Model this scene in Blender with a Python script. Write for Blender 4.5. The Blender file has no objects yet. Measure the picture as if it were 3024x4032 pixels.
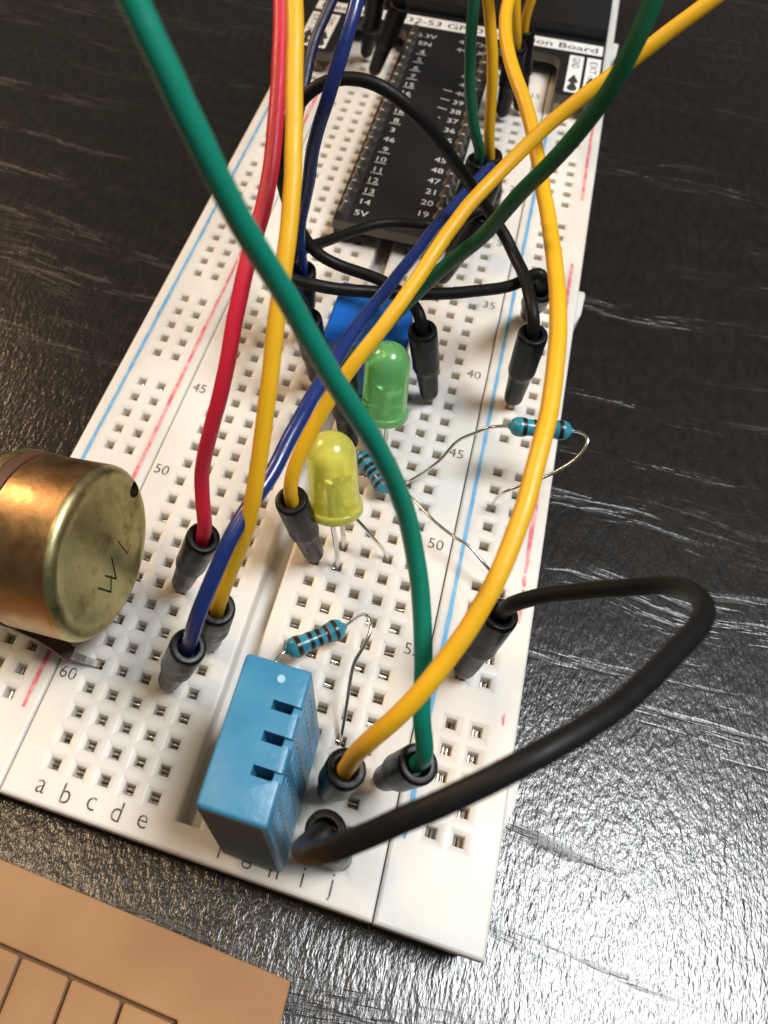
import bpy, bmesh, math, random
from mathutils import Vector, Matrix, noise

scene = bpy.context.scene
COL = scene.collection
MM = 0.001
TOP = 8.5                       # breadboard top above the table, mm
random.seed(7)

# ------------------------------------------------------------------ camera
cam_d = bpy.data.cameras.new('camera')
cam = bpy.data.objects.new('camera', cam_d)
COL.objects.link(cam)
RIGHT = Vector((0.95483677, 0.29702667, 0.00786699))
DOWN = Vector((0.24723032, -0.77951562, -0.57552808))
FWD = Vector((-0.16481475, 0.55148033, -0.81774418))
cm = Matrix.Identity(4)
for i in range(3):
    cm[i][0] = RIGHT[i]; cm[i][1] = -DOWN[i]; cm[i][2] = -FWD[i]
cm[0][3], cm[1][3], cm[2][3] = 11.2027 * MM, -13.0707 * MM, (83.1906 + TOP) * MM
cam.matrix_world = cm
cam_d.sensor_fit = 'VERTICAL'
cam_d.sensor_height = 24.0
cam_d.sensor_width = 18.0
cam_d.lens = 24.0 * 3300.0 / 4032.0
cam_d.shift_x = (1512 - 1078.83) / 4032.0
cam_d.shift_y = -(2016 - 1696.32) / 4032.0
cam_d.clip_start = 0.002
cam_d.clip_end = 20
cam_d.dof.use_dof = True
cam_d.dof.focus_distance = 0.083
cam_d.dof.aperture_fstop = 33.0
scene.camera = cam

# ------------------------------------------------------------------ light
world = bpy.data.worlds.new('World'); scene.world = world
world.use_nodes = True
bgn = world.node_tree.nodes['Background']
bgn.inputs[0].default_value = (1.0, 0.93, 0.85, 1)
bgn.inputs[1].default_value = 0.085

def area(name, loc, target, size, power, color, shape='DISK'):
    l = bpy.data.lights.new(name, 'AREA'); l.shape = shape; l.size = size
    l.energy = power; l.color = color
    o = bpy.data.objects.new(name, l); COL.objects.link(o)
    o.location = loc
    d = (Vector(target) - Vector(loc)).normalized()
    o.rotation_euler = d.to_track_quat('-Z', 'Y').to_euler()
    return o
area('ceiling_lamp', (0.245, 0.08, 0.62), (0.0, 0.04, 0.0), 0.24, 4.75, (0.96, 0.985, 1.0))
area('small_warm_lamp', (-0.22, -0.02, 0.62), (0.0, 0.03, 0.0), 0.05, 0.75, (1.0, 0.72, 0.44))
area('warm_lamp', (-0.60, 0.30, 0.42), (-0.02, 0.05, 0.0), 0.24, 3.4, (1.0, 0.66, 0.38))

scene.view_settings.view_transform = 'Standard'
scene.view_settings.look = 'None'
scene.view_settings.gamma = 1
scene.view_settings.exposure = 0.0
scene.render.engine = 'CYCLES'

# ------------------------------------------------------------------ materials
def mat(name, col, rough=0.5, metal=0.0, spec=0.5, **kw):
    m = bpy.data.materials.new(name); m.use_nodes = True
    b = m.node_tree.nodes['Principled BSDF']
    b.inputs['Base Color'].default_value = (*col, 1)
    b.inputs['Roughness'].default_value = rough
    b.inputs['Metallic'].default_value = metal
    b.inputs['Specular IOR Level'].default_value = spec
    for k, v in kw.items():
        b.inputs[k].default_value = v
    return m

def N(m, t, **kw):
    n = m.node_tree.nodes.new(t)
    for k, v in kw.items():
        setattr(n, k, v)
    return n

def L(m, a, ao, b, bi):
    m.node_tree.links.new(a.outputs[ao], b.inputs[bi])

def coords(m, scale=(1, 1, 1), rot=(0, 0, 0)):
    tc = N(m, 'ShaderNodeTexCoord'); mp = N(m, 'ShaderNodeMapping')
    mp.inputs['Scale'].default_value = scale
    mp.inputs['Rotation'].default_value = rot
    L(m, tc, 'Object', mp, 'Vector')
    return mp

def noise_tex(m, mp, scale=1.0, detail=3.0, rough=0.55):
    n = N(m, 'ShaderNodeTexNoise')
    n.inputs['Scale'].default_value = scale
    n.inputs['Detail'].default_value = detail
    n.inputs['Roughness'].default_value = rough
    L(m, mp, 'Vector', n, 'Vector')
    return n

def ramp(m, src, out, stops):
    r = N(m, 'ShaderNodeValToRGB')
    e = r.color_ramp.elements
    while len(e) > 1: e.remove(e[-1])
    e[0].position, e[0].color = stops[0][0], (*stops[0][1], 1)
    for p, c in stops[1:]:
        x = e.new(p); x.color = (*c, 1)
    L(m, src, out, r, 'Fac')
    return r

def vary(m, scale, c0, c1, lo=0.35, hi=0.65, detail=4.0):
    mp = coords(m); n = noise_tex(m, mp, scale, detail)
    r = ramp(m, n, 'Fac', [(lo, c0), (hi, c1)])
    L(m, r, 'Color', m.node_tree.nodes['Principled BSDF'], 'Base Color')
    return n

def rough_vary(m, scale, lo, hi, detail=4.0):
    mp = coords(m); n = noise_tex(m, mp, scale, detail)
    r = N(m, 'ShaderNodeMapRange')
    r.inputs['From Min'].default_value = 0.3; r.inputs['From Max'].default_value = 0.7
    r.inputs['To Min'].default_value = lo; r.inputs['To Max'].default_value = hi
    L(m, n, 'Fac', r, 'Value'); L(m, r, 'Result', m.node_tree.nodes['Principled BSDF'], 'Roughness')

def bump(m, scale, dist, strength=1.0, detail=3.0, mp=None):
    mp = mp or coords(m); n = noise_tex(m, mp, scale, detail)
    b = N(m, 'ShaderNodeBump'); b.inputs['Strength'].default_value = strength
    b.inputs['Distance'].default_value = dist
    L(m, n, 'Fac', b, 'Height')
    L(m, b, 'Normal', m.node_tree.nodes['Principled BSDF'], 'Normal')
    return b

def table_material():
    m = mat('table_laminate', (0.012, 0.0105, 0.0095), 0.3, spec=0.75)
    nt = m.node_tree; p = nt.nodes['Principled BSDF']
    tc = N(m, 'ShaderNodeTexCoord')
    # slight wander of the grain
    wn = N(m, 'ShaderNodeTexNoise'); wn.inputs['Scale'].default_value = 18; wn.inputs['Detail'].default_value = 2
    L(m, tc, 'Object', wn, 'Vector')
    wa = N(m, 'ShaderNodeVectorMath', operation='MULTIPLY_ADD')
    wa.inputs[1].default_value = (0.0, 0.016, 0.0)
    L(m, wn, 'Color', wa, 0); L(m, tc, 'Object', wa, 2)
    def mapped(sc, rot=0.0):
        q = N(m, 'ShaderNodeMapping'); q.inputs['Scale'].default_value = sc
        q.inputs['Rotation'].default_value = (0, 0, rot)
        L(m, wa, 'Vector', q, 'Vector'); return q
    # fine crinkle running along Y
    f1 = noise_tex(m, mapped((2600, 900, 1), 0.12), 1.0, 2.5, 0.6)
    f2 = noise_tex(m, mapped((900, 420, 1), -0.15), 1.0, 2.0, 0.5)
    # grain pores running along X, gathered in bands
    g1 = noise_tex(m, mapped((90, 850, 1), 0.05), 1.0, 3.0, 0.6)
    band = noise_tex(m, mapped((16, 165, 1), 0.05), 1.0, 3.0, 0.55)
    pr = ramp(m, g1, 'Fac', [(0.50, (0, 0, 0)), (0.60, (1, 1, 1))])
    br = ramp(m, band, 'Fac', [(0.53, (0, 0, 0)), (0.65, (1, 1, 1))])
    pores = N(m, 'ShaderNodeMath', operation='MULTIPLY')
    L(m, pr, 'Color', pores, 0); L(m, br, 'Color', pores, 1)
    # height = 0.5*f1 + 0.5*f2 - 1.1*pores
    a = N(m, 'ShaderNodeMath', operation='MULTIPLY'); a.inputs[1].default_value = 0.55; L(m, f1, 'Fac', a, 0)
    b = N(m, 'ShaderNodeMath', operation='MULTIPLY_ADD'); b.inputs[1].default_value = 0.55; L(m, f2, 'Fac', b, 0); L(m, a, 'Value', b, 2)
    c = N(m, 'ShaderNodeMath', operation='MULTIPLY_ADD'); c.inputs[1].default_value = -0.42; L(m, pores, 'Value', c, 0); L(m, b, 'Value', c, 2)
    bp = N(m, 'ShaderNodeBump'); bp.inputs['Strength'].default_value = 1.0
    bp.inputs['Distance'].default_value = 0.000125
    L(m, c, 'Value', bp, 'Height'); L(m, bp, 'Normal', p, 'Normal')
    # colour: pores darker, faint brown
    cr = ramp(m, f2, 'Fac', [(0.3, (0.0075, 0.0064, 0.0056)), (0.7, (0.016, 0.0130, 0.0108))])
    L(m, cr, 'Color', p, 'Base Color')
    rr = N(m, 'ShaderNodeMapRange'); rr.inputs['To Min'].default_value = 0.18; rr.inputs['To Max'].default_value = 0.30
    L(m, band, 'Fac', rr, 'Value')
    ra = N(m, 'ShaderNodeMath', operation='MULTIPLY_ADD'); ra.inputs[1].default_value = 0.22
    L(m, pores, 'Value', ra, 0); L(m, rr, 'Result', ra, 2); L(m, ra, 'Value', p, 'Roughness')
    return m

M = {}
M['table'] = table_material()
M['white'] = mat('white_plastic', (0.80, 0.775, 0.725), 0.42, spec=0.45)
wp = M['white'].node_tree.nodes['Principled BSDF']
wp.inputs['Subsurface Weight'].default_value = 0.6
wp.inputs['Subsurface Radius'].default_value = (1.0, 0.85, 0.7)
wp.inputs['Subsurface Scale'].default_value = 0.0020
vary(M['white'], 90, (0.70, 0.66, 0.595), (0.80, 0.772, 0.725), 0.3, 0.7, 6)
bump(M['white'], 1500, 0.00003, 0.5, 3)
M['print'] = mat('printed_ink', (0.075, 0.06, 0.05), 0.6)
def worn_ink(name, col, fade, lo, hi, scale=700):
    m = mat(name, col, 0.5)
    vary(m, scale, col, fade, lo, hi, 5)
    return m
M['print'] = worn_ink('worn_black_ink', (0.055, 0.045, 0.038), (0.36, 0.32, 0.28), 0.5, 0.68, 1500)
M['blue_ink'] = worn_ink('blue_stripe_ink', (0.10, 0.36, 0.66), (0.22, 0.48, 0.70), 0.4, 0.7)
M['red_ink'] = worn_ink('red_stripe_ink', (0.70, 0.14, 0.18), (0.80, 0.42, 0.42), 0.42, 0.62)
M['clip'] = mat('contact_spring_metal', (0.55, 0.52, 0.47), 0.17, 1.0)
M['steel'] = mat('tinned_lead', (0.72, 0.70, 0.67), 0.2, 1.0)
M['solder'] = mat('dull_solder', (0.30, 0.28, 0.26), 0.42, 1.0)
def wire(name, col, rough=0.42):
    m = mat(name, col, rough, spec=0.5)
    rough_vary(m, 900, rough - 0.08, rough + 0.12)
    bump(m, 1600, 0.00002, 0.5, 2)
    return m
M['teal'] = wire('teal_insulation', (0.005, 0.22, 0.145), 0.28)
M['green'] = wire('dark_green_insulation', (0.006, 0.10, 0.042), 0.42)
M['red'] = wire('red_insulation', (0.66, 0.018, 0.05))
M['yellow'] = wire('yellow_insulation', (0.80, 0.44, 0.012))
M['blue'] = wire('blue_insulation', (0.013, 0.030, 0.15), 0.25)
M['navy'] = wire('navy_insulation', (0.005, 0.008, 0.045))
M['black'] = wire('black_insulation', (0.009, 0.0088, 0.0085), 0.45)
M['black'].node_tree.nodes['Principled BSDF'].inputs['Specular IOR Level'].default_value = 0.18
M['plug'] = mat('black_plug_plastic', (0.0065, 0.0065, 0.007), 0.4, spec=0.2)
rough_vary(M['plug'], 700, 0.24, 0.44); bump(M['plug'], 2200, 0.00004, 0.6, 3)
M['pcb'] = mat('black_solder_mask', (0.013, 0.013, 0.014), 0.42, spec=0.35)
M['pcb_edge'] = mat('pcb_cut_edge', (0.13, 0.12, 0.10), 0.7)
M['silk'] = mat('white_silkscreen', (0.80, 0.82, 0.80), 0.6)
M['silk_thin'] = mat('thin_silkscreen', (0.55, 0.56, 0.55), 0.6)
M['silk_dark'] = mat('dark_lettering', (0.03, 0.028, 0.028), 0.6)
M['dht'] = mat('blue_sensor_plastic', (0.040, 0.235, 0.42), 0.36, spec=0.5)
def dht_colour():
    m = M['dht']; p = m.node_tree.nodes['Principled BSDF']
    n1 = noise_tex(m, coords(m), 260, 6); n2 = noise_tex(m, coords(m, (1, .45, 1)), 1500, 5, 0.7); n3 = noise_tex(m, coords(m), 170, 2)
    r1 = ramp(m, n1, 'Fac', [(0.35, (0.033, 0.205, 0.375)), (0.7, (0.055, 0.255, 0.43))])
    a = ramp(m, n2, 'Fac', [(0.54, (0, 0, 0)), (0.66, (1, 1, 1))]); b = ramp(m, n3, 'Fac', [(0.52, (0, 0, 0)), (0.66, (1, 1, 1))])
    mu = N(m, 'ShaderNodeMath', operation='MULTIPLY'); L(m, a, 'Color', mu, 0); L(m, b, 'Color', mu, 1)
    mx = N(m, 'ShaderNodeMix', data_type='RGBA'); mx.inputs['B'].default_value = (0.30, 0.44, 0.52, 1)
    L(m, mu, 'Value', mx, 'Factor'); L(m, r1, 'Color', mx, 'A'); L(m, mx, 'Result', p, 'Base Color')
dht_colour()
bump(M['dht'], 1500, 0.00006, 0.6, 4)
M['dht_mark'] = mat('pale_mould_mark', (0.35, 0.58, 0.68), 0.5)
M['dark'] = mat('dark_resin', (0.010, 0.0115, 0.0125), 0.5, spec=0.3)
M['slate'] = mat('painted_shade_blue', (0.020, 0.075, 0.115), 0.5, spec=0.3)  # casing blue darkened: shade of the near face put into the colour
M['bluebox'] = mat('bright_blue_plastic', (0.006, 0.13, 0.55), 0.38)
vary(M['bluebox'], 400, (0.005, 0.12, 0.52), (0.008, 0.145, 0.60), 0.35, 0.7, 5)
M['res'] = mat('blue_resistor_lacquer', (0.03, 0.27, 0.36), 0.25, spec=0.6)
vary(M['res'], 900, (0.018, 0.17, 0.24), (0.05, 0.32, 0.43), 0.3, 0.7, 4)
M['band_black'] = mat('black_band', (0.012, 0.012, 0.013), 0.3)
M['band_brown'] = mat('brown_band', (0.035, 0.020, 0.013), 0.25)
M['band_red'] = mat('dark_red_band', (0.085, 0.010, 0.013), 0.25)
M['phenolic'] = mat('brown_phenolic', (0.085, 0.040, 0.026), 0.55)
M['brass'] = mat('passivated_steel', (0.46, 0.36, 0.17), 0.30, 1.0)
def brass_colour():
    m = M['brass']; p = m.node_tree.nodes['Principled BSDF']
    n1 = noise_tex(m, coords(m), 120, 6, 0.6); n2 = noise_tex(m, coords(m), 900, 4, 0.6)
    mx = N(m, 'ShaderNodeMath', operation='MULTIPLY_ADD'); mx.inputs[1].default_value = 0.35
    L(m, n2, 'Fac', mx, 0); L(m, n1, 'Fac', mx, 2)
    r = ramp(m, mx, 'Value', [(0.48, (0.17, 0.135, 0.07)), (0.57, (0.35, 0.30, 0.14)), (0.66, (0.50, 0.46, 0.22)), (0.78, (0.36, 0.37, 0.20))])
    L(m, r, 'Color', p, 'Base Color')
brass_colour()
rough_vary(M['brass'], 420, 0.32, 0.50, 6)
bump(M['brass'], 200, 0.0003, 0.35, 3)
M['copper'] = mat('copper_tinted_steel', (0.42, 0.26, 0.12), 0.3, 1.0)
vary(M['copper'], 130, (0.37, 0.205, 0.095), (0.43, 0.32, 0.16), 0.3, 0.7, 5)
rough_vary(M['copper'], 420, 0.32, 0.48, 6)
bump(M['copper'], 260, 0.00025, 0.4, 4)
M['groove'] = mat('stamped_groove', (0.10, 0.075, 0.045), 0.5, 1.0)
M['tan'] = mat('tan_fibreboard', (0.36, 0.185, 0.072), 0.62, spec=0.3)
vary(M['tan'], 75, (0.29, 0.155, 0.068), (0.38, 0.215, 0.10), 0.3, 0.7, 8)
bump(M['tan'], 1700, 0.00008, 0.6, 4)
M['tan_dark'] = mat('cut_core', (0.15, 0.075, 0.030), 0.8)

def led_mat(name, col, trans):
    m = mat(name, col, 0.12, spec=0.6)
    b = m.node_tree.nodes['Principled BSDF']
    b.inputs['IOR'].default_value = 1.5
    b.inputs['Transmission Weight'].default_value = trans
    b.inputs['Subsurface Weight'].default_value = 0.5
    b.inputs['Subsurface Radius'].default_value = (1, 1, 0.6)
    b.inputs['Subsurface Scale'].default_value = 0.004
    b.inputs['Roughness'].default_value = 0.2
    return m
M['led_yellow'] = led_mat('yellow_diffused_epoxy', (1.0, 0.97, 0.18), 0.58)
M['led_green'] = led_mat('green_diffused_epoxy', (0.34, 0.95, 0.34), 0.62)

# ------------------------------------------------------------------ helpers
def W3(p):
    return Vector((p[0] * MM, p[1] * MM, (p[2] + TOP) * MM))

def link(name, me, m, parent=None):
    if m is not None and not me.materials:
        me.materials.append(m)
    o = bpy.data.objects.new(name, me); COL.objects.link(o)
    if parent is not None: o.parent = parent
    return o

def obj(name, bm, m, parent=None, smooth=False, sharp=None):
    me = bpy.data.meshes.new(name)
    bmesh.ops.recalc_face_normals(bm, faces=bm.faces)
    if smooth:
        for f in bm.faces: f.smooth = True
        if sharp is not None:
            for e in bm.edges:
                if len(e.link_faces) == 2 and e.calc_face_angle(0) > sharp: e.smooth = False
    bm.to_mesh(me); bm.free()
    return link(name, me, m, parent)

def thing(name, label, cat, loc=(0, 0, -TOP), group=None):
    o = bpy.data.objects.new(name, None); COL.objects.link(o)
    o.empty_display_size = 0.002
    o.location = W3(loc)
    o['label'] = label; o['category'] = cat
    if group: o['group'] = group
    return o

def tag(o, label, cat, group=None):
    o['label'] = label; o['category'] = cat
    if group: o['group'] = group
    return o

class Frame:
    """shapes are given in board millimetres; the parts hang under an Empty"""
    def __init__(s, origin): s.o = Vector(origin)
    def p(s, v): return (Vector(v) - s.o) * MM

def box(bm, lo, hi, fr):
    v = [bm.verts.new(fr.p((x, y, z))) for x in (lo[0], hi[0]) for y in (lo[1], hi[1]) for z in (lo[2], hi[2])]
    for f in ((0, 1, 3, 2), (4, 6, 7, 5), (0, 4, 5, 1), (2, 3, 7, 6), (0, 2, 6, 4), (1, 5, 7, 3)):
        bm.faces.new([v[i] for i in f])
    return v

def bevel_all(bm, w, seg=2, ang=0.3):
    es = [e for e in bm.edges if len(e.link_faces) == 2 and e.calc_face_angle(0) > ang]
    bmesh.ops.bevel(bm, geom=es, offset=w * MM, segments=seg, profile=0.5, affect='EDGES')

def basis(ax):
    ax = Vector(ax).normalized()
    u = ax.cross(Vector((0, 0, 1)))
    if u.length < 1e-3: u = ax.cross(Vector((0, 1, 0)))
    u.normalize(); v = ax.cross(u)
    return ax, u, v

def lathe(bm, base, ax, prof, fr, n=24, close=True):
    """prof = [(distance along the axis, radius)]"""
    ax, u, v = basis(ax); rings = []
    base = Vector(base)
    for t, r in prof:
        c = base + ax * t
        if r < 1e-5: rings.append([bm.verts.new(fr.p(c))])
        else: rings.append([bm.verts.new(fr.p(c + (u * math.cos(2 * math.pi * i / n) + v * math.sin(2 * math.pi * i / n)) * r)) for i in range(n)])
    for a, b in zip(rings, rings[1:]):
        for i in range(n):
            j = (i + 1) % n
            if len(a) == 1 and len(b) == 1: continue
            if len(a) == 1: bm.faces.new((a[0], b[i], b[j]))
            elif len(b) == 1: bm.faces.new((a[i], a[j], b[0]))
            else: bm.faces.new((a[i], a[j], b[j], b[i]))
    return rings

def spline(pts, step=0.6):
    """centripetal Catmull-Rom through the points, mm"""
    P = [Vector(p) for p in pts]
    P = [P[0] * 2 - P[1]] + P + [P[-1] * 2 - P[-2]]
    out = []
    for i in range(1, len(P) - 2):
        p0, p1, p2, p3 = P[i - 1:i + 3]
        t0 = 0; t1 = t0 + max((p1 - p0).length, 1e-4) ** .5
        t2 = t1 + max((p2 - p1).length, 1e-4) ** .5; t3 = t2 + max((p3 - p2).length, 1e-4) ** .5
        n = max(2, int((p2 - p1).length / step))
        for k in range(n):
            t = t1 + (t2 - t1) * k / n
            a1 = p0 * ((t1 - t) / (t1 - t0)) + p1 * ((t - t0) / (t1 - t0))
            a2 = p1 * ((t2 - t) / (t2 - t1)) + p2 * ((t - t1) / (t2 - t1))
            a3 = p2 * ((t3 - t) / (t3 - t2)) + p3 * ((t - t2) / (t3 - t2))
            b1 = a1 * ((t2 - t) / (t2 - t0)) + a2 * ((t - t0) / (t2 - t0))
            b2 = a2 * ((t3 - t) / (t3 - t1)) + a3 * ((t - t1) / (t3 - t1))
            out.append(b1 * ((t2 - t) / (t2 - t1)) + b2 * ((t - t1) / (t2 - t1)))
    out.append(P[-2])
    return out

def smooth_line(pts, it):
    pts = [p.copy() for p in pts]
    for _ in range(it):
        q = [p.copy() for p in pts]
        for i in range(1, len(pts) - 1):
            q[i] = pts[i] * 0.5 + (pts[i - 1] + pts[i + 1]) * 0.25
        pts = q
    return pts

def tube(bm, pts, r, fr, n=14, cap=True):
    pts = [Vector(p) for p in pts]
    t = (pts[1] - pts[0]).normalized(); _, u, v = basis(t); rings = []
    for i, p in enumerate(pts):
        if i == 0: nt = (pts[1] - pts[0]).normalized()
        elif i == len(pts) - 1: nt = (pts[-1] - pts[-2]).normalized()
        else: nt = (pts[i + 1] - pts[i - 1]).normalized()
        q = t.rotation_difference(nt); u = q @ u; t = nt
        u = (u - t * u.dot(t)).normalized(); v = t.cross(u)
        rr = r(i) if callable(r) else r
        rings.append([bm.verts.new(fr.p(p + (u * math.cos(2 * math.pi * k / n) + v * math.sin(2 * math.pi * k / n)) * rr)) for k in range(n)])
    for a, b in zip(rings, rings[1:]):
        for k in range(n):
            bm.faces.new((a[k], a[(k + 1) % n], b[(k + 1) % n], b[k]))
    if cap:
        bm.faces.new(rings[0]); bm.faces.new(rings[-1])

def boolean(body, cutter, keep_mat=False):
    """cut one mesh object out of another and bake the result"""
    md = body.modifiers.new('cut', 'BOOLEAN'); md.object = cutter; md.operation = 'DIFFERENCE'; md.solver = 'EXACT'; md.use_self = True; md.use_hole_tolerant = True
    if keep_mat: md.material_mode = 'TRANSFER'
    bpy.context.view_layer.update()
    dg = bpy.context.evaluated_depsgraph_get()
    me = bpy.data.meshes.new_from_object(body.evaluated_get(dg))
    body.modifiers.clear(); old = body.data; body.data = me
    bpy.data.objects.remove(cutter)

def text(name, s, centre, size, m, parent, fr, rot=0.0, width=None, lift=0.03, weight=0.0, sx=1.0):
    """flat printed lettering as a thin mesh; centre in board mm, size in mm"""
    cu = bpy.data.curves.new(name, 'FONT'); cu.body = s; cu.size = size * MM
    cu.align_x = 'CENTER'; cu.align_y = 'CENTER'; cu.offset = weight * MM; cu.resolution_u = 3
    to = bpy.data.objects.new(name, cu); COL.objects.link(to)
    dg = bpy.context.evaluated_depsgraph_get()
    me = bpy.data.meshes.new_from_object(to.evaluated_get(dg))
    bpy.data.objects.remove(to); bpy.data.curves.remove(cu)
    xs = [v.co.x for v in me.vertices]; ys = [v.co.y for v in me.vertices]
    cx, cy = (min(xs) + max(xs)) / 2, (min(ys) + max(ys)) / 2
    k = sx
    if width: k = width * MM / (max(xs) - min(xs))
    c = fr.p((centre[0], centre[1], centre[2] + lift)); cr, sr = math.cos(rot), math.sin(rot)
    for v in me.vertices:
        x, y = (v.co.x - cx) * k, v.co.y - cy
        v.co = (c.x + x * cr - y * sr, c.y + x * sr + y * cr, c.z)
    me.materials.clear()
    return link(name, me, m, parent)

def sheet(bm, poly, z, fr, th=0.03):
    """a thin printed or painted patch with a little thickness"""
    a = [bm.verts.new(fr.p((x, y, z))) for x, y in poly]
    b = [bm.verts.new(fr.p((x, y, z + th))) for x, y in poly]
    bm.faces.new(b); bm.faces.new(a[::-1])
    for i in range(len(a)):
        j = (i + 1) % len(a); bm.faces.new((a[i], a[j], b[j], b[i]))

# ------------------------------------------------------------------ table
bm = bmesh.new()
fr0 = Frame((0, 0, -TOP))
box(bm, (-700, -500, -TOP - 25), (700, 900, -TOP), fr0)
o = obj('table', bm, M['table']); o.location = W3((0, 0, -TOP)); o['kind'] = 'structure'

# ------------------------------------------------------------------ breadboard
P = 2.54
COLS = dict(a=-5.5, b=-4.5, c=-3.5, d=-2.5, e=-1.5, f=1.5, g=2.5, h=3.5, i=4.5, j=5.5)
NEAR, FAR = -3.8, 161.2
board = thing('breadboard', 'long white solderless breadboard with lettered and numbered holes lying on the dark table', 'breadboard')
FB = Frame((0, 0, -TOP))

def hole_cell(bm, cx, cy, fr, vc, x0=None, x1=None):
    """one contact hole: flat rim, shallow dished funnel, straight shaft"""
    h = P / 2
    rings = []
    for r, z in ((h, 0.0), (1.06, -0.01), (0.84, -0.06), (0.56, -0.21), (0.50, -0.34), (0.45, -4.2)):
        ring = []
        for sx, sy in ((-1, -1), (1, -1), (1, 1), (-1, 1)):
            q = (round(cx + sx * r, 4), round(cy + sy * r, 4), z)
            if q not in vc: vc[q] = bm.verts.new(fr.p(q))
            ring.append(vc[q])
        rings.append(ring)
    for a, b in zip(rings, rings[1:]):
        for i in range(4):
            bm.faces.new((a[i], a[(i + 1) % 4], b[(i + 1) % 4], b[i]))

def flat(bm, x0, y0, x1, y1, z, fr, vc):
    if x1 - x0 < 1e-4 or y1 - y0 < 1e-4: return
    vs = []
    for q in ((x0, y0, z), (x1, y0, z), (x1, y1, z), (x0, y1, z)):
        q = tuple(round(c, 4) for c in q)
        if q not in vc: vc[q] = bm.verts.new(fr.p(q))
        vs.append(vc[q])
    bm.faces.new(vs)

def clip_pair(bm, cx, cy, fr, along, rnd):
    """two sprung leaves that close towards each other down in the hole"""
    r = 0.215; dz = rnd.uniform(-0.08, 0.08); tl = rnd.uniform(-0.10, 0.10)
    for s in (-1, 1):
        c = s * (0.235 + rnd.uniform(-0.02, 0.02)); rows = []
        pr = [(c - r, -3.4)] + [(c + r * math.cos(math.radians(q)), -1.55 + dz + r * math.sin(math.radians(q))) for q in (180, 150, 120, 90, 60, 30, 0)] + [(c + r, -3.4)]
        for d, z in pr:
            if along == 'x': rows.append([bm.verts.new(fr.p((cx + d, cy - 0.44, z - tl))), bm.verts.new(fr.p((cx + d, cy + 0.44, z + tl)))])
            else: rows.append([bm.verts.new(fr.p((cx - 0.44, cy + d, z - tl))), bm.verts.new(fr.p((cx + 0.44, cy + d, z + tl)))])
        for p, q in zip(rows, rows[1:]): bm.faces.new((p[0], p[1], q[1], q[0]))

def block_shell(bm, x0, x1, fr, ch=0.35, skip_in=()):
    """sides, chamfered top edge and underside of a moulded strip"""
    prof = [(0.0, -0.0), (ch * 0.35, -ch * 0.12), (ch * 0.8, -ch * 0.5), (ch, -ch), (ch - 0.1, -2.5), (ch - 0.75, -TOP)]
    rings = []
    for d, z in prof:
        rings.append([bm.verts.new(fr.p(q)) for q in ((x0 - d + ch, NEAR - d + ch, z), (x1 + d - ch, NEAR - d + ch, z), (x1 + d - ch, FAR + d - ch, z), (x0 - d + ch, FAR + d - ch, z))])
    for a, b in zip(rings, rings[1:]):
        for i in range(4): bm.faces.new((a[i], a[(i + 1) % 4], b[(i + 1) % 4], b[i]))
    bm.faces.new(rings[-1][::-1])
    return rings[0]

rnd = random.Random(3)
# --- the terminal strip
SEAM = 17.88
bm = bmesh.new(); vc = {}; clips = bmesh.new()
block_shell(bm, -SEAM + 0.06, SEAM - 0.06, FB, 0.3)
X0, X1 = -SEAM + 0.36, SEAM - 0.36
Y0, Y1 = NEAR + 0.3, FAR - 0.3
h = P / 2
ylo, yhi = -h, 62 * P + h
aL, eR = COLS['a'] * P - h, COLS['e'] * P + h
fL, jR = COLS['f'] * P - h, COLS['j'] * P + h
GW = 1.05                                   # half width of the centre channel
for r in range(63):
    y = (62 - r) * P
    for c in COLS.values():
        hole_cell(bm, c * P, y, FB, vc)
        clip_pair(clips, c * P, y, FB, 'y', rnd)
flat(bm, X0 - 0.3 + 0.3, Y0, X1, ylo, 0, FB, {})
flat(bm, X0, yhi, X1, Y1, 0, FB, {})
flat(bm, X0, ylo, aL, yhi, 0, FB, {})
flat(bm, jR, ylo, X1, yhi, 0, FB, {})
flat(bm, eR, ylo, -GW - 0.35, yhi, 0, FB, {})
flat(bm, GW + 0.35, ylo, fL, yhi, 0, FB, {})
# channel: chamfered lips, walls, floor
for s in (-1, 1):
    for (xa, za), (xb, zb) in (((GW + .35, 0), (GW + .12, -.1)), ((GW + .12, -.1), (GW, -.35)), ((GW, -.35), (GW - .1, -3.2))):
        vs = [bm.verts.new(FB.p(q)) for q in ((s * xa, ylo, za), (s * xa, yhi, za), (s * xb, yhi, zb), (s * xb, ylo, zb))]
        bm.faces.new(vs)
vs = [bm.verts.new(FB.p(q)) for q in ((-GW + .1, ylo, -3.2), (GW - .1, ylo, -3.2), (GW - .1, yhi, -3.2), (-GW + .1, yhi, -3.2))]
bm.faces.new(vs)
for yy in (ylo, yhi):
    vs = [bm.verts.new(FB.p(q)) for q in ((-GW - .35, yy, 0), (-GW - .12, yy, -.1), (-GW, yy, -.35), (-GW + .1, yy, -3.2), (GW - .1, yy, -3.2), (GW, yy, -.35), (GW + .12, yy, -.1), (GW + .35, yy, 0))]
    bm.faces.new(vs)
obj('terminal_strip', bm, M['white'], board)
cl = obj('contact_clips', clips, M['clip'], board, smooth=True); cl['kind'] = 'stuff'

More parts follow.
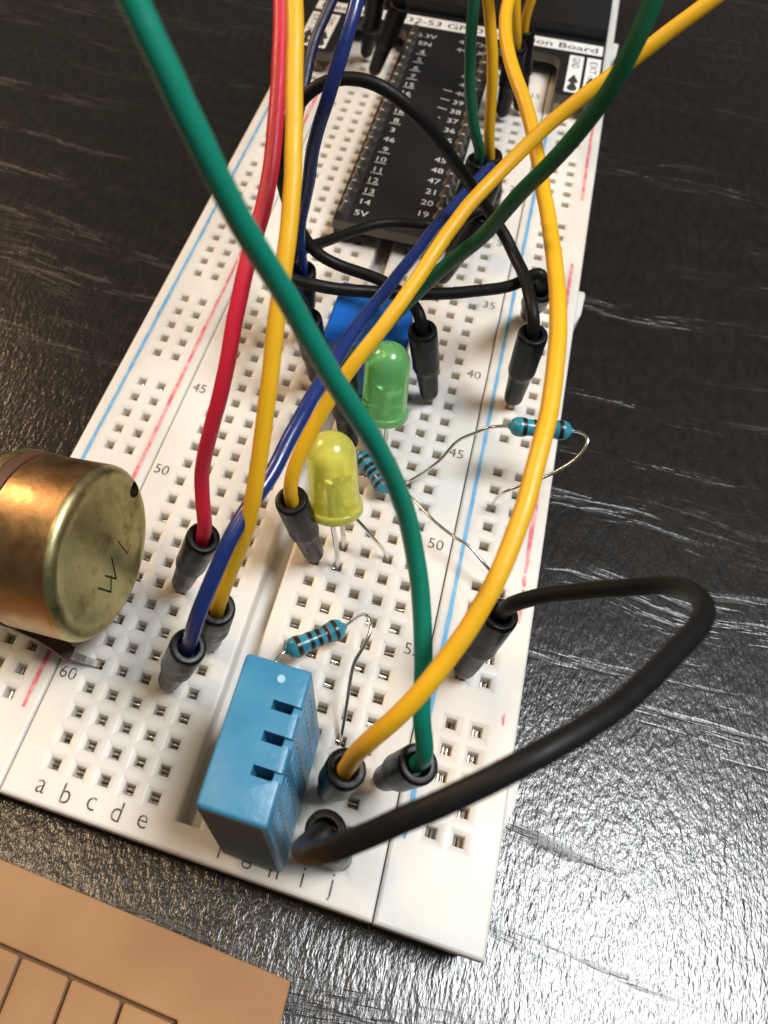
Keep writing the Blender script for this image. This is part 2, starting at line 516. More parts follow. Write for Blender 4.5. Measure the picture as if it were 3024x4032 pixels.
# --- the two power rails
RX = ((-23.83, -21.28), (21.34, 23.88))
RY0 = 4.8 - 0.0
for side, (xa, xb) in enumerate(RX):
    bm = bmesh.new(); vc = {}; clips = bmesh.new()
    if side == 0: bx0, bx1 = -27.6, -SEAM - 0.06
    else: bx0, bx1 = SEAM + 0.06, 27.6
    block_shell(bm, bx0, bx1, FB, 0.45 if False else 0.3)
    rx0, rx1 = bx0 + 0.3, bx1 - 0.3
    mid = (xa + xb) / 2; ca, cb = mid - P / 2, mid + P / 2
    edges = [Y0]
    for gidx in range(10):
        g0 = RY0 + gidx * 6 * P
        for k in range(5):
            for cx in (ca, cb):
                hole_cell(bm, cx, g0 + k * P, FB, vc)
                clip_pair(clips, cx, g0 + k * P, FB, 'x', rnd)
        edges += [g0 - h, g0 + 4 * P + h]
    edges.append(Y1)
    for i in range(0, len(edges), 2): flat(bm, ca - h, edges[i], cb + h, edges[i + 1], 0, FB, {})
    flat(bm, rx0, Y0, ca - h, Y1, 0, FB, {}); flat(bm, cb + h, Y0, rx1, Y1, 0, FB, {})
    if side == 1:                        # dovetail lugs on the outer flank
        for yc in (10.6, 76.6, 143.0):
            vs0 = [(27.55, yc - 4.4), (28.55, yc - 1.2), (28.75, yc + 2.6), (28.6, yc + 3.2), (27.55, yc + 3.2)]
            t = [bm.verts.new(FB.p((x, y, -1.4))) for x, y in vs0]; b2 = [bm.verts.new(FB.p((x, y, -6.5))) for x, y in vs0]
            bm.faces.new(t); bm.faces.new(b2[::-1])
            for i in range(5): bm.faces.new((t[i], t[(i + 1) % 5], b2[(i + 1) % 5], b2[i]))
    o = obj('power_rail', bm, M['white'], board)
    o['label'] = 'left power rail with outer blue and inner red stripe' if side == 0 else 'right power rail with inner blue and outer red stripe'
    cl = obj('contact_clips', clips, M['clip'], board, smooth=True); cl['kind'] = 'stuff'

def stripe(x, w, y0, y1, m, name, wob=0.05, seedv=1):
    r = random.Random(seedv); bm = bmesh.new(); n = max(2, int((y1 - y0) / 1.2)); left, right = [], []
    for i in range(n + 1):
        y = y0 + (y1 - y0) * i / n; ww = w / 2 * (1 + r.uniform(-.18, .18)); d = r.uniform(-wob, wob) * .5
        if i in (0, n): ww *= 0.6
        left.append((x - ww + d, y)); right.append((x + ww + d, y))
    for i in range(n):
        vs = [bm.verts.new(FB.p((q[0], q[1], 0.02))) for q in (left[i], right[i], right[i + 1], left[i + 1])]
        bm.faces.new(vs)
    bmesh.ops.remove_doubles(bm, verts=bm.verts, dist=1e-7)
    return obj(name, bm, m, board)
stripe(-26.0, 0.42, 3, 158, M['blue_ink'], 'blue_stripe', seedv=1)
stripe(-19.25, 0.42, 3.9, 75.5, M['red_ink'], 'red_stripe', seedv=2)
stripe(-19.25, 0.42, 84, 157, M['red_ink'], 'red_stripe', seedv=3)
stripe(19.1, 0.42, 3.5, 158, M['blue_ink'], 'blue_stripe', seedv=4)
for i, (y0, y1) in enumerate(((97.7, 157), (45, 83.5), (33.2, 44.4), (31.6, 32.9), (27.2, 31.2), (16.2, 17.4), (12.2, 12.9))):
    stripe(26.12, 0.42 if i < 5 else 0.25, y0, y1, M['red_ink'], 'red_stripe', 0.12, 20 + i)
for r in range(5, 64, 5):
    y = (63 - r) * P + 0.75
    text('printed_number', str(r), (16.15, y, 0), 1.85, M['print'], board, FB, lift=0.02, weight=-0.01)
    text('printed_number', str(r), (-16.45, y, 0), 1.85, M['print'], board, FB, lift=0.02, weight=-0.01)
for ch, c in COLS.items():
    text('printed_letter', ch, (c * P - 0.25, -2.25 + (0.0 if ch not in 'bdf' else 0.1), 0), 2.6, M['print'], board, FB, lift=0.02, weight=-0.02, sx=.9)

# ------------------------------------------------------------------ tan board in the near corner
TB = thing('tan_panel', 'tan fibreboard panel with cut lines lying on the table at the lower left', 'panel', (-20, -20, -TOP))
FT = Frame((-20, -20, -TOP))
Z1 = -TOP + 3.0
def tb_piece(name, poly, z0, z1, m, bev=0.12):
    bm = bmesh.new()
    a = [bm.verts.new(FT.p((x, y, z0))) for x, y in poly]; b = [bm.verts.new(FT.p((x, y, z1))) for x, y in poly]
    bm.faces.new(b); bm.faces.new(a[::-1])
    for i in range(len(a)):
        j = (i + 1) % len(a); bm.faces.new((a[i], a[j], b[j], b[i]))
    bmesh.ops.recalc_face_normals(bm, faces=bm.faces)
    bevel_all(bm, bev, 2)
    return obj(name, bm, m, TB)
sl = -0.037
def ed(x, off): return -9.2 + off + sl * (x + 0.0)
tb_piece('backing_sheet', [(-75, ed(-75, -0.25)), (12.25, ed(12.25, -0.25)), (13.0, -70), (-75, -70)], -TOP + 0.02, Z1 - 0.9, M['tan_dark'])
tb_piece('border_strip', [(-75, ed(-75, 0)), (12.45, ed(12.45, 0)), (13.3, -70), (4.35, -70), (3.95, ed(3.95, -6.02)), (-75, ed(-75, -6.02))], Z1 - 0.88, Z1, M['tan'], 0.18)
xs = [-72.2 + 5.08 * k for k in range(10)] + [-21.4, -16.3, -11.22, -6.28, -1.22, 3.75]
for i in range(len(xs) - 1):
    xa, xb = xs[i] + 0.12, xs[i + 1] - 0.12
    tb_piece('slat', [(xa, ed(xa, -6.3)), (xb, ed(xb, -6.3)), (xb + 0.5, -70), (xa + 0.5, -70)], Z1 - 0.86, Z1 - 0.12 - 0.03 * (i % 2), M['tan'], 0.3)

# ------------------------------------------------------------------ expansion board
EB = thing('expansion_board', 'black printed circuit expansion board with white pin numbers plugged across the breadboard', 'circuit board', (0, 110, 0))
FE = Frame((0, 110, 0))
ZP0, ZP1 = 2.45, 4.05
def arc(cx, cy, r, a0, a1, n=6):
    return [(cx + r * math.cos(math.radians(a0 + (a1 - a0) * i / n)), cy + r * math.sin(math.radians(a0 + (a1 - a0) * i / n))) for i in range(n + 1)]
out = [(-7.7, 77.6), (7.7, 77.6)]
out += arc(7.7 + 2.2, 129.2 - 2.2, 2.2, 180, 90)
out += arc(18.6 - 2.2, 129.2 - 2.2, 2.2, 90, 0)
out += arc(18.6 + .8, 118.6, .8, 180, 270, 3) + arc(25.6 - .8, 118.6, .8, 270, 360, 3)
out += [(25.6, 176), (-25.6, 176)]
out += arc(-25.6 + .8, 118.6, .8, 180, 270, 3) + arc(-18.6 - .8, 118.6, .8, 270, 360, 3)
out += arc(-18.6 + 2.2, 129.2 - 2.2, 2.2, 180, 90) + arc(-7.7 - 2.2, 129.2 - 2.2, 2.2, 90, 0)
bm = bmesh.new()
top = [bm.verts.new(FE.p((x, y, ZP1))) for x, y in out]; bot = [bm.verts.new(FE.p((x, y, ZP0))) for x, y in out]
bm.faces.new(top); bm.faces.new(bot[::-1])
side_faces = []
for i in range(len(out)):
    j = (i + 1) % len(out); side_faces.append(bm.faces.new((top[i], top[j], bot[j], bot[i])))
for f in side_faces: f.material_index = 1
me = bpy.data.meshes.new('circuit_board'); bmesh.ops.recalc_face_normals(bm, faces=bm.faces); bm.to_mesh(me); bm.free()
me.materials.append(M['pcb']); me.materials.append(M['pcb_edge'])
link('circuit_board', me, None, EB)
for s in (-1, 1):
    bm = bmesh.new(); box(bm, (s * 6.35 - 1.2, 78.0, 0.02), (s * 6.35 + 1.2, 129.4, ZP0 - 0.01), FE)
    obj('pin_header', bm, M['dark'], EB)
# far carrier block that hides the rest of the board
bm = bmesh.new(); box(bm, (-25.3, 135.6, ZP1 + 0.01), (25.2, 174, ZP1 + 2.2), FE); bevel_all(bm, 0.2, 2)
obj('socket_block', bm, M['pcb'], EB)
# soldered pins
bm = bmesh.new(); fz = Frame((0, 0, 0))
lathe(bm, (0, 0, 0), (0, 0, 1), [(0, .98), (.25, .84), (.8, .52), (1.5, .40), (1.75, .24), (1.8, 0)], fz, 10)
pin_me = bpy.data.meshes.new('soldered_pin'); bmesh.ops.recalc_face_normals(bm, faces=bm.faces)
for f in bm.faces: f.smooth = True
bm.to_mesh(pin_me); bm.free(); pin_me.materials.append(M['solder'])
PY = [79.95 + 2.535 * (19 - i) for i in range(20)]
for s in (-1, 1):
    for y in PY:
        o = link('soldered_pin', pin_me, None, EB); o.location = FE.p((s * 6.55, y, ZP1))
        o.rotation_euler.z = rnd.uniform(0, 6); o.scale = (1, 1, rnd.uniform(.85, 1.15))
LEFT = ['3.3V', 'EN', '4', '5', '6', '7', '15', '16', '17', '18', '8', '3', '46', '9', '10', '11', '12', '13', '14', '5V']
RIGHTL = ['43 TX', '44 RX', '1', '2', '42', '41', '40', '39', '38', '37', '36', '35', '0', '45', '48', '47', '21', '20', '19']
UND = {'4', '5', '6', '7', '15', '16', '17', '18', '8', '9', '10', '11', '12', '13'}
for i, s in enumerate(LEFT):
    text('pin_number', s, (-4.15 - (0.1 if len(s) > 2 else 0), PY[i], ZP1), 1.62, M['silk_thin'], EB, FE, sx=1.15, weight=0.0)
    if s in UND:
        bm = bmesh.new(); sheet(bm, [(-5.05, PY[i] - .95), (-3.3, PY[i] - .95), (-3.3, PY[i] - .78), (-5.05, PY[i] - .78)], ZP1 + .01, FE, .02)
        obj('pin_underline', bm, M['silk_thin'], EB)
for i, s in enumerate(RIGHTL):
    text('pin_number', s, (4.3 - (0.6 if len(s) > 2 else 0), PY[i], ZP1), 1.62, M['silk_thin'], EB, FE, sx=1.15, weight=0.0)
    if s in ('40', '39', '38', '37'):
        w = 0.75 if s != '37' else 0.16
        bm = bmesh.new(); sheet(bm, [(2.1 - w, PY[i] + .3), (2.1 + w, PY[i] + .1), (2.1 + w, PY[i] + .28), (2.1 - w, PY[i] + .48)], ZP1 + .01, FE, .02)
        obj('pin_dash', bm, M['silk_thin'], EB)
bm = bmesh.new(); sheet(bm, [(-25.2, 131.0), (25.2, 131.0), (25.2, 134.1), (-25.2, 134.1)], ZP1 + .01, FE, .02)
obj('title_strip', bm, M['silk'], EB)
text('title_lettering', 'Freenove ESP32-S3 GPIO Extension Board', (0.1, 132.5, ZP1), 2.35, M['silk_dark'], EB, FE, width=48.6, lift=.045, weight=0.02)
def badge(x0, x1, label):
    bm = bmesh.new(); sheet(bm, [(x0, 118.9), (x1, 118.9), (x1, 129.9), (x0, 129.9)], ZP1 + .01, FE, .02)
    obj('label_patch', bm, M['silk'], EB)
    cx = (x0 + x1) / 2
    text('label_lettering', label, (cx, 129.5 - len(label) * .62, ZP1), 1.75, M['silk_dark'], EB, FE, rot=-math.pi / 2, lift=.045, width=len(label) * 1.05)
    bm = bmesh.new()
    pts = [(cx, 124.2), (cx + .55, 122.9), (cx + .85, 122.2), (cx + .62, 121.7), (cx + .28, 121.75), (cx + .55, 120.9), (cx + .85, 120.2), (cx + .6, 119.5), (cx, 119.3)]
    pts += [(2 * cx - x, y) for x, y in pts[-2:0:-1]]
    sheet(bm, pts, ZP1 + .035, FE, .015)
    obj('arrow_mark', bm, M['silk_dark'], EB)
badge(20.0, 22.35, 'GND'); badge(22.9, 25.2, 'EXT-3.3V')
badge(-22.6, -20.2, 'GND'); badge(-25.2, -23.1, 'EXT-5V')

# ------------------------------------------------------------------ potentiometer
PC = Vector((-13.9, 16.3, 12.65)); PA = Vector((0.962, -0.02, 0.21)).normalized()
PO = thing('potentiometer', 'round brass coloured metal potentiometer standing over the left rail, back plate to the right', 'potentiometer', (PC.x - 4, PC.y, 0))
FP = Frame((PC.x - 4, PC.y, 0))
bm = bmesh.new(); R0 = 8.35
prof = [(-7.4, 0), (-7.4, R0)] + [(-1.0, R0)] + [(-1.0 + 1.0 * math.sin(math.radians(a)), R0 - 1.0 + 1.0 * math.cos(math.radians(a))) for a in (15, 30, 45, 60, 75, 90)] + [(-.02, 6.95), (-.10, 6.75), (-.12, 6.2), (-.05, 3.5), (0.0, 1.5), (0.0, 0)]
lathe(bm, PC, PA, prof, FP, 72)
can = obj('metal_can', bm, M['brass'], PO, smooth=True, sharp=0.8)
_, pu, pv = basis(PA)
UPV = (Vector((0, 0, 1)) - PA * PA.z).normalized(); SIDE = PA.cross(UPV)
def plate_pt(a, b, d=0.0): return PC + SIDE * a + UPV * b + PA * d     # a towards +Y side, b up
cut = bmesh.new()
def groove(pts, w=0.16, dp=0.25):
    for p, q in zip(pts, pts[1:]):
        p3, q3 = plate_pt(*p), plate_pt(*q); d = (q3 - p3).normalized(); s = PA.cross(d) * w
        p3 -= d * .05; q3 += d * .05
        A = [cut.verts.new(FP.p(x + PA * .4)) for x in (p3 - s, q3 - s, q3 + s, p3 + s)]
        B = [cut.verts.new(FP.p(x - PA * dp)) for x in (p3 - s * .5, q3 - s * .5, q3 + s * .5, p3 + s * .5)]
        cut.faces.new(A); cut.faces.new(B[::-1])
        for i in range(4): cut.faces.new((A[i], A[(i + 1) % 4], B[(i + 1) % 4], B[i]))
groove([(-0.48, -1.44), (0.44, -3.96), (1.27, -1.85)])
groove([(0.75, -2.85), (1.75, -4.19), (2.66, -1.75)])
groove([(-2.15, -1.19), (-2.35, -3.85), (-3.3, -3.65)], 0.12, 0.15)
co = obj('cutter', cut, M['groove'], PO)
# rim notch where a tab is folded in
nb = bmesh.new()
NOTCH = (-7.25, 0.25)
lathe(nb, plate_pt(*NOTCH, -1.7), PA, [(0, 0), (0, .82), (3, .82), (3, 0)], FP, 20)
no = obj('cutter', nb, M['groove'], PO)
boolean(can, no, True); boolean(can, co, True)
bm = bmesh.new(); lathe(bm, plate_pt(NOTCH[0] - .1, NOTCH[1] - .15, -1.6), PA, [(0, 0), (0, .7), (.5, .66), (.85, .4), (.95, 0)], FP, 16)
obj('folded_tab', bm, M['brass'], PO, smooth=True)
can.data.materials.append(M['copper']); ci = len(can.data.materials) - 1
for f in can.data.polygons:
    f.use_smooth = True
    if abs(f.normal.dot(PA)) < 0.15 and f.material_index == 0: f.material_index = ci
can.data.set_sharp_from_angle(angle=0.55)
bm = bmesh.new(); lathe(bm, PC, PA, [(-8.9, 0), (-8.9, R0 + .15), (-7.45, R0 + .15), (-7.45, 0)], FP, 60)
# the tab of the wafer that carries the lugs
obj('wafer', bm, M['phenolic'], PO, smooth=True, sharp=.5)
bm = bmesh.new(); lathe(bm, PC, PA, [(-10.0, 0), (-10.0, R0 + .2), (-8.95, R0 + .2), (-8.95, 0)], FP, 60)
obj('front_plate', bm, M['brass'], PO, smooth=True, sharp=.5)
bm = bmesh.new(); lathe(bm, PC, PA, [(-16.5, 0), (-16.5, 3.4), (-10.0, 3.4), (-10.0, 0)], FP, 32)
obj('bushing', bm, M['brass'], PO, smooth=True, sharp=.5)
bm = bmesh.new(); lathe(bm, PC, PA, [(-27, 0), (-27, 2.8), (-26.6, 3.0), (-16.5, 3.0), (-16.5, 0)], FP, 32)
obj('shaft', bm, M['steel'], PO, smooth=True, sharp=.5)
def strap(name, pts, wdir, w, th, m, parent, fr):
    bm = bmesh.new(); wd = Vector(wdir).normalized() * w / 2; rows = []
    pts = [Vector(p) for p in pts]
    for i, p in enumerate(pts):
        t = (pts[min(i + 1, len(pts) - 1)] - pts[max(i - 1, 0)]).normalized(); n = t.cross(wd).normalized() * th / 2
        rows.append([bm.verts.new(fr.p(q)) for q in (p - wd - n, p + wd - n, p + wd + n, p - wd + n)])
    for a, b in zip(rows, rows[1:]):
        for i in range(4): bm.faces.new((a[i], a[(i + 1) % 4], b[(i + 1) % 4], b[i]))
    bm.faces.new(rows[0]); bm.faces.new(rows[-1][::-1])
    return obj(name, bm, m, parent)
for k, y in enumerate((9.75, 14.83, 19.91)):
    lg = strap('terminal_lug', [(-22.2, y, 7.4), (-21.0, y, 6.0), (-19.4, y + .1, 4.9), (-17.8, y, 3.5), (-16.2, y - .3, 2.3)], (0, 1, .1), 1.5, .7, M['phenolic'], PO, FP)
    strap('lug_pin', [(-16.5, y - .25, 2.5), (-15.0, y - .1, 1.5), (-13.97, y + .41, -0.5), (-13.97, y + .41, -3)], (0, 1, 0), .7, .3, M['steel'], lg, FP)

# ------------------------------------------------------------------ humidity sensor
DH = thing('humidity_sensor', 'bright blue humidity sensor block with slotted casing standing at the near end of the breadboard', 'sensor', (4.9, 3.9, 0))
FD = Frame((4.9, 3.9, 0))
DX0, DX1, DY0, DY1, DZ0, DZ1 = 2.15, 7.85, -2.15, 10.2, 1.0, 16.2
bm = bmesh.new(); box(bm, (DX0, DY0, DZ0), (DX1, DY1, DZ1), FD)
bmesh.ops.recalc_face_normals(bm, faces=bm.faces); bevel_all(bm, 0.38, 3)
case = obj('casing', bm, M['dht'], DH)
cut = bmesh.new()
SL = ((6.30, 7.10), (3.75, 4.58), (1.10, 1.93))
for ya, yb in SL:
    box(cut, (5.45, ya, 12.6), (7.12, yb, 17), FD)
    box(cut, (7.0, ya + .12, 15.75), (8.6, yb - .12 + .12, 17), FD)
co = obj('cutter', cut, M['dht'], DH); boolean(case, co)
cut = bmesh.new()
for yc in (-0.35, 1.5, 4.15, 6.7, 8.55):
    for zc in (2.6, 3.9, 5.2, 6.5, 7.8, 9.1, 10.4, 11.7, 13.0, 14.3):
        w = .85 if 0 < yc < 8 else .45
        box(cut, (7.25, yc - w, zc - .36), (8.5, yc + w, zc + .36), FD)
co = obj('cutter', cut, M['dht'], DH); boolean(case, co)
case.data.set_sharp_from_angle(angle=0.5)
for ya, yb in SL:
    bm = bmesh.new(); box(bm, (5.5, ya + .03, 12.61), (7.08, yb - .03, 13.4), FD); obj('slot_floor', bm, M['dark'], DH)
bm = bmesh.new(); lathe(bm, (5.55, 8.85, DZ1 + .005), (0, 0, 1), [(0, 0), (0, .34), (.03, .33), (.03, .17), (.015, .1), (.015, 0)], FD, 20)
obj('mould_mark', bm, M['dht_mark'], DH)
bm = bmesh.new(); box(bm, (2.7, DY0 + .5, .25), (6.6, DY1 - .5, 1.0), FD); obj('resin_base', bm, M['dark'], DH)
bm = bmesh.new(); box(bm, (DX0 + .12, DY0 - .04, 1.1), (DX1 - .55, DY0 + .3, DZ1 - .45), FD); bevel_all(bm, .03, 1); obj('near_face_shade', bm, M['slate'], DH)  # added thin sheet whose dark colour stands in for shade on the near face
for k in range(4):
    y = k * P + .45; bm2 = bmesh.new(); box(bm2, (4.62 - .25, y - .15, -4), (4.62 + .25, y + .15, .9), FD); obj('pin', bm2, M['steel'], DH)

# the sensor leans a little towards the channel
for o in DH.children:
    for v in o.data.vertices:
        k = (DZ1 * MM - v.co.z) / ((DZ1 - 1.0) * MM)
        v.co.x += 1.65 * MM * k; v.co.y -= 0.45 * MM * k

# ------------------------------------------------------------------ blue block behind the green LED
BB = thing('blue_block', 'bright blue rectangular component standing behind the green light under crossing wires', 'component', (2.7, 55, 0))
FBB = Frame((2.7, 55, 0))
bm = bmesh.new()
poly = [(-2.2, 50.4), (7.55, 50.4), (7.6, 55.5), (7.1, 57.6), (5.9, 59.4), (4.5, 60.2), (-2.2, 60.2)]
lo_ = [bm.verts.new(FBB.p((x, y, 1.2))) for x, y in poly]; hi_ = [bm.verts.new(FBB.p((x, y, 10.2))) for x, y in poly]
bm.faces.new(hi_); bm.faces.new(lo_[::-1])
for i in range(len(poly)):
    j = (i + 1) % len(poly); bm.faces.new((lo_[i], lo_[j], hi_[j], hi_[i]))
bmesh.ops.recalc_face_normals(bm, faces=bm.faces); bevel_all(bm, 0.4, 3, 0.7)
obj('casing', bm, M['bluebox'], BB)
bm = bmesh.new(); box(bm, (-1.6, 51.0, .3), (7.0, 59.2, 1.19), FBB); obj('base', bm, M['dark'], BB)
for x, y in ((3.81, 50.8 + 2.54), (3.81, 58.42), (-1.27, 55.9)):
    bm = bmesh.new(); box(bm, (x - .25, y - .15, -3.5), (x + .25, y + .15, .3), FBB); obj('pin', bm, M['steel'], BB)

# ------------------------------------------------------------------ LEDs
def led(name, label, base, tip, legs, m):
    base, tip = Vector(base), Vector(tip); ax = (tip - base).normalized()
    t = thing(name, label, 'led', (legs[0][0], legs[0][1], 0), 'round headed lights')
    fr = Frame((legs[0][0], legs[0][1], 0))
    Lh = (tip - base).length; r = 2.5; cyl = Lh - r
    prof = [(0, 0), (0, 2.7), (.1, 2.8), (.8, 2.8), (.92, 2.72), (.95, 2.52)]
    prof += [(cyl * .5, 2.5), (cyl, 2.49)] + [(cyl + r * math.sin(math.radians(a)), r * math.cos(math.radians(a))) for a in range(12, 90, 12)] + [(Lh, 0)]
    bm = bmesh.new(); lathe(bm, base, ax, prof, fr, 40)
    obj('lens', bm, m, t, smooth=True, sharp=.9)
    _, u, v = basis(ax)
    side = (Vector((legs[0][0], legs[0][1], 0)) - Vector((legs[1][0], legs[1][1], 0))); side = (side - ax * side.dot(ax)).normalized()
    # inner lead frame: cup and post
    bm = bmesh.new(); c = base + side * .55
    lathe(bm, c + ax * .3, ax, [(0, .3), (2.4, .3), (2.9, .95), (3.7, 1.05), (3.7, .8), (3.3, .5), (3.3, 0)], fr, 14)
    obj('anvil', bm, M['steel'], t, smooth=True, sharp=.6)
    bm = bmesh.new(); lathe(bm, base - side * .95 + ax * .3, ax, [(0, .28), (3.5, .28), (3.7, .2), (3.7, 0)], fr, 10)
    obj('post', bm, M['steel'], t, smooth=True, sharp=.6)
    for s, lg in zip((1, -1), legs):
        st = base + side * 1.27 * s; e = Vector((lg[0], lg[1], -2.5)); mid_ = st.lerp(Vector((lg[0], lg[1], 1.5)), .55)
        pts = spline([st + ax * .3, st - ax * 1.0, mid_, Vector((lg[0], lg[1], .8)), e], .5)
        bm = bmesh.new(); tube(bm, pts, .27, fr, 8); obj('leg', bm, M['steel'], t, smooth=True, sharp=1.2)
    return t
led('yellow_led', 'yellow domed led with clear legs standing beside the plug of a yellow wire', (5.15, 29.5, 8.9), (3.05, 32.6, 17.3), ((6.35, 12 * P), (6.35, 11 * P)), M['led_yellow'])
led('green_led', 'green domed led standing in front of the blue block', (6.95, 44.3, 6.6), (5.85, 47.5, 15.2), ((6.35 + 1.3, 18 * P), (6.35 + 1.3, 17 * P)), M['led_green'])

# ------------------------------------------------------------------ resistors
def resistor(label, a, b, la, lb, bands, R=1.07):
    a, b = Vector(a), Vector(b); ax = (b - a).normalized(); c = (a + b) / 2
    t = thing('resistor', label, 'resistor', (c.x, c.y, 0), 'blue banded resistors')
    fr = Frame((c.x, c.y, 0)); Lh = (b - a).length
    body = [(-.45, .28), (-.2, .42), (-.02, .80), (.35, 1.04), (.85, 1.10), (1.35, 1.03), (1.75, .93), (Lh / 2, .91), (Lh - 1.75, .93), (Lh - 1.35, 1.03), (Lh - .85, 1.10), (Lh - .35, 1.04), (Lh + .02, .80), (Lh + .2, .42), (Lh + .45, .28)]
    def rad(x):
        for (x0, r0), (x1, r1) in zip(body, body[1:]):
            if x0 <= x <= x1: return r0 + (r1 - r0) * (x - x0) / (x1 - x0)
        return .3
    k = R / 1.08
    bm = bmesh.new(); lathe(bm, a, ax, [(-.45, 0)] + [(x, r * k) for x, r in body] + [(Lh + .45, 0)], fr, 28)
    bo = obj('body', bm, M['res'], t, smooth=True, sharp=1.3)
    for f, m, w in bands:
        x0 = f * Lh - w / 2; n = 5; bm = bmesh.new()
        lathe(bm, a, ax, [(x0, rad(x0) * k - .05)] + [(x0 + w * i / n, rad(x0 + w * i / n) * k + .022) for i in range(n + 1)] + [(x0 + w, rad(x0 + w) * k - .05)], fr, 28)
        obj('colour_band', bm, m, bo, smooth=True, sharp=.8)
    for st, pts in ((a, la), (b, lb)):
        s = st - ax * .3 if st is a else st + ax * .3
        s0 = st + ax * .2 if st is a else st - ax * .2
        q = smooth_line(spline([s0, s] + [Vector(p) for p in pts], .35), 2)
        bm = bmesh.new(); tube(bm, q, .18, fr, 10); obj('lead', bm, M['steel'], t, smooth=True, sharp=1.2)
    return t
B_, K_, D_ = M['band_brown'], M['band_black'], M['band_red']
resistor('blue resistor with one bent lead just behind the blue humidity sensor', (4.25, 16.4, 2.3), (8.7, 20.3, 2.3),
         [(3.5, 15.6, 2.4), (3.3, 14.4, 2.6), (3.75, 13.2, 1.6), (3.81, 12.7, 0), (3.81, 12.7, -2.5)],
         [(9.5, 20.95, 3.0), (10.2, 21.25, 4.4), (10.9, 21.0, 5.4), (11.5, 19.9, 5.6), (11.3, 18.0, 5.0), (10.8, 16.4, 4.0), (11.05, 13.4, 2.5), (11.3, 11.2, 1.2), (11.43, 10.2, 0), (11.43, 10.16, -2.5)],
         [(.17, B_, .5), (.40, K_, .42), (.55, K_, .42), (.70, D_, .36), (.86, B_, .4)])
resistor('blue resistor lifted on arched leads at the right edge, crossed by a yellow wire', (20.75, 45.0, 9.5), (26.65, 46.25, 9.5),
         [(19.9, 44.85, 9.3), (18.6, 44.6, 9.0), (17.4, 44.2, 8.0), (15.6, 43.8, 6.0), (14.29, 42.3, 3.6), (12.6, 41.2, 1.4), (11.43, 40.64, 0), (11.43, 40.64, -2.5)],
         [(27.4, 46.3, 9.7), (28.3, 45.94, 10.0), (28.75, 45.3, 10.0), (28.57, 44.4, 9.5), (27.85, 43.32, 8.5), (25.99, 41.91, 7.0), (23.27, 40.49, 5.5), (21.9, 39.9, 4.4), (21.3, 40.0, 2.4), (21.34, 40.36, 0), (21.34, 40.36, -2.5)],
         [(.20, K_, .45), (.40, K_, .5), (.60, D_, .4), (.84, K_, .42)])
resistor('blue resistor lying low behind the yellow led, leads spread to both sides', (5.6, 41.2, 2.3), (9.3, 37.6, 2.3),
         [(4.7, 41.3, 2.7), (3.9, 40.3, 3.6), (3.9, 37.5, 5.4), (4.8, 34.0, 6.6), (6.58, 31.4, 6.0), (8.09, 30.75, 5.0), (9.5, 30.45, 3.5), (10.8, 30.45, 1.6), (11.43, 30.48, 0), (11.43, 30.48, -2.5)],
         [(10.3, 38.0, 2.3), (11.9, 37.5, 2.4), (13.66, 36.0, 3.0), (15.21, 34.5, 3.5), (17.5, 33.0, 4.0), (19.37, 32.3, 4.0), (20.6, 31.5, 3.6), (21.9, 30.8, 3.0), (23.2, 30.4, 1.8), (23.88, 30.2, 0), (23.88, 30.2, -2.5)],
         [(.17, K_, .45), (.38, K_, .45), (.53, K_, .42), (.70, D_, .4), (.86, B_, .4)])

# ------------------------------------------------------------------ jumper wires
PLUGS = {
    'W1': ((13.97, 7.62, 0.8), (17.76, 6.42, 13.7)),
    'W2': ((-8.89, 20.32, 0.8), (-5.41, 20.21, 13.84)),
    'W3': ((-3.81, 15.24, 0.8), (-1.82, 13.94, 14.09)),
    'W6': ((-6.35, 10.16, 0.8), (-3.03, 9.98, 13.88)),
    'W7': ((3.81, 27.94, 0.8), (1.14, 26.49, 13.95)),
    'W9': ((11.43, 5.08, 0.8), (12.33, 4.22, 14.24)),
    'blk': ((11.43, 53.34, 0.8), (8.81, 51.67, 13.94)),
    'blkR': ((21.34, 55.6, 0.8), (20.59, 54.56, 14.24)),
    'B5a': ((21.34, 20.04, 0.8), (22.01, 20.78, 14.26)),
    'B5b': ((13.97, 0.0, 0.8), (11.92, -0.59, 14.13)),
    'W8': ((3.81, 43.18, 0.8), (1.8, 43.16, 14.15)),
    'W5': ((-6.35, 58.42, 0.8), (-6.38, 56.39, 14.15)),
    'P': ((8.89, 73.66, 0.8), (12.23, 73.14, 13.87)),
    'B3R': ((21.34, 70.84, 0.8), (20.81, 63.73, 12.27)),
    'B3L': ((-3.81, 50.8, 0.8), (-3.7, 49.16, 14.2)),
    'W11': ((8.89, 83.82, 0.8), (10.05, 82.94, 14.22)),
    'W12': ((13.97, 86.36, 0.8), (11.17, 84.75, 13.91)),
    'W6b': ((11.43, 81.28, 0.8), (11.94, 80.79, 14.28)),
    'W10': ((11.43, 114.3, 0.8), (10.92, 112.0, 14.09)),
    'W13': ((13.97, 116.84, 0.8), (11.42, 116.67, 14.06)),
    'plA': ((-13.97, 124.46, 0.8), (-12.64, 121.31, 13.86)),
    'plB': ((-11.43, 119.38, 0.8), (-8.18, 118.3, 13.86)),
}
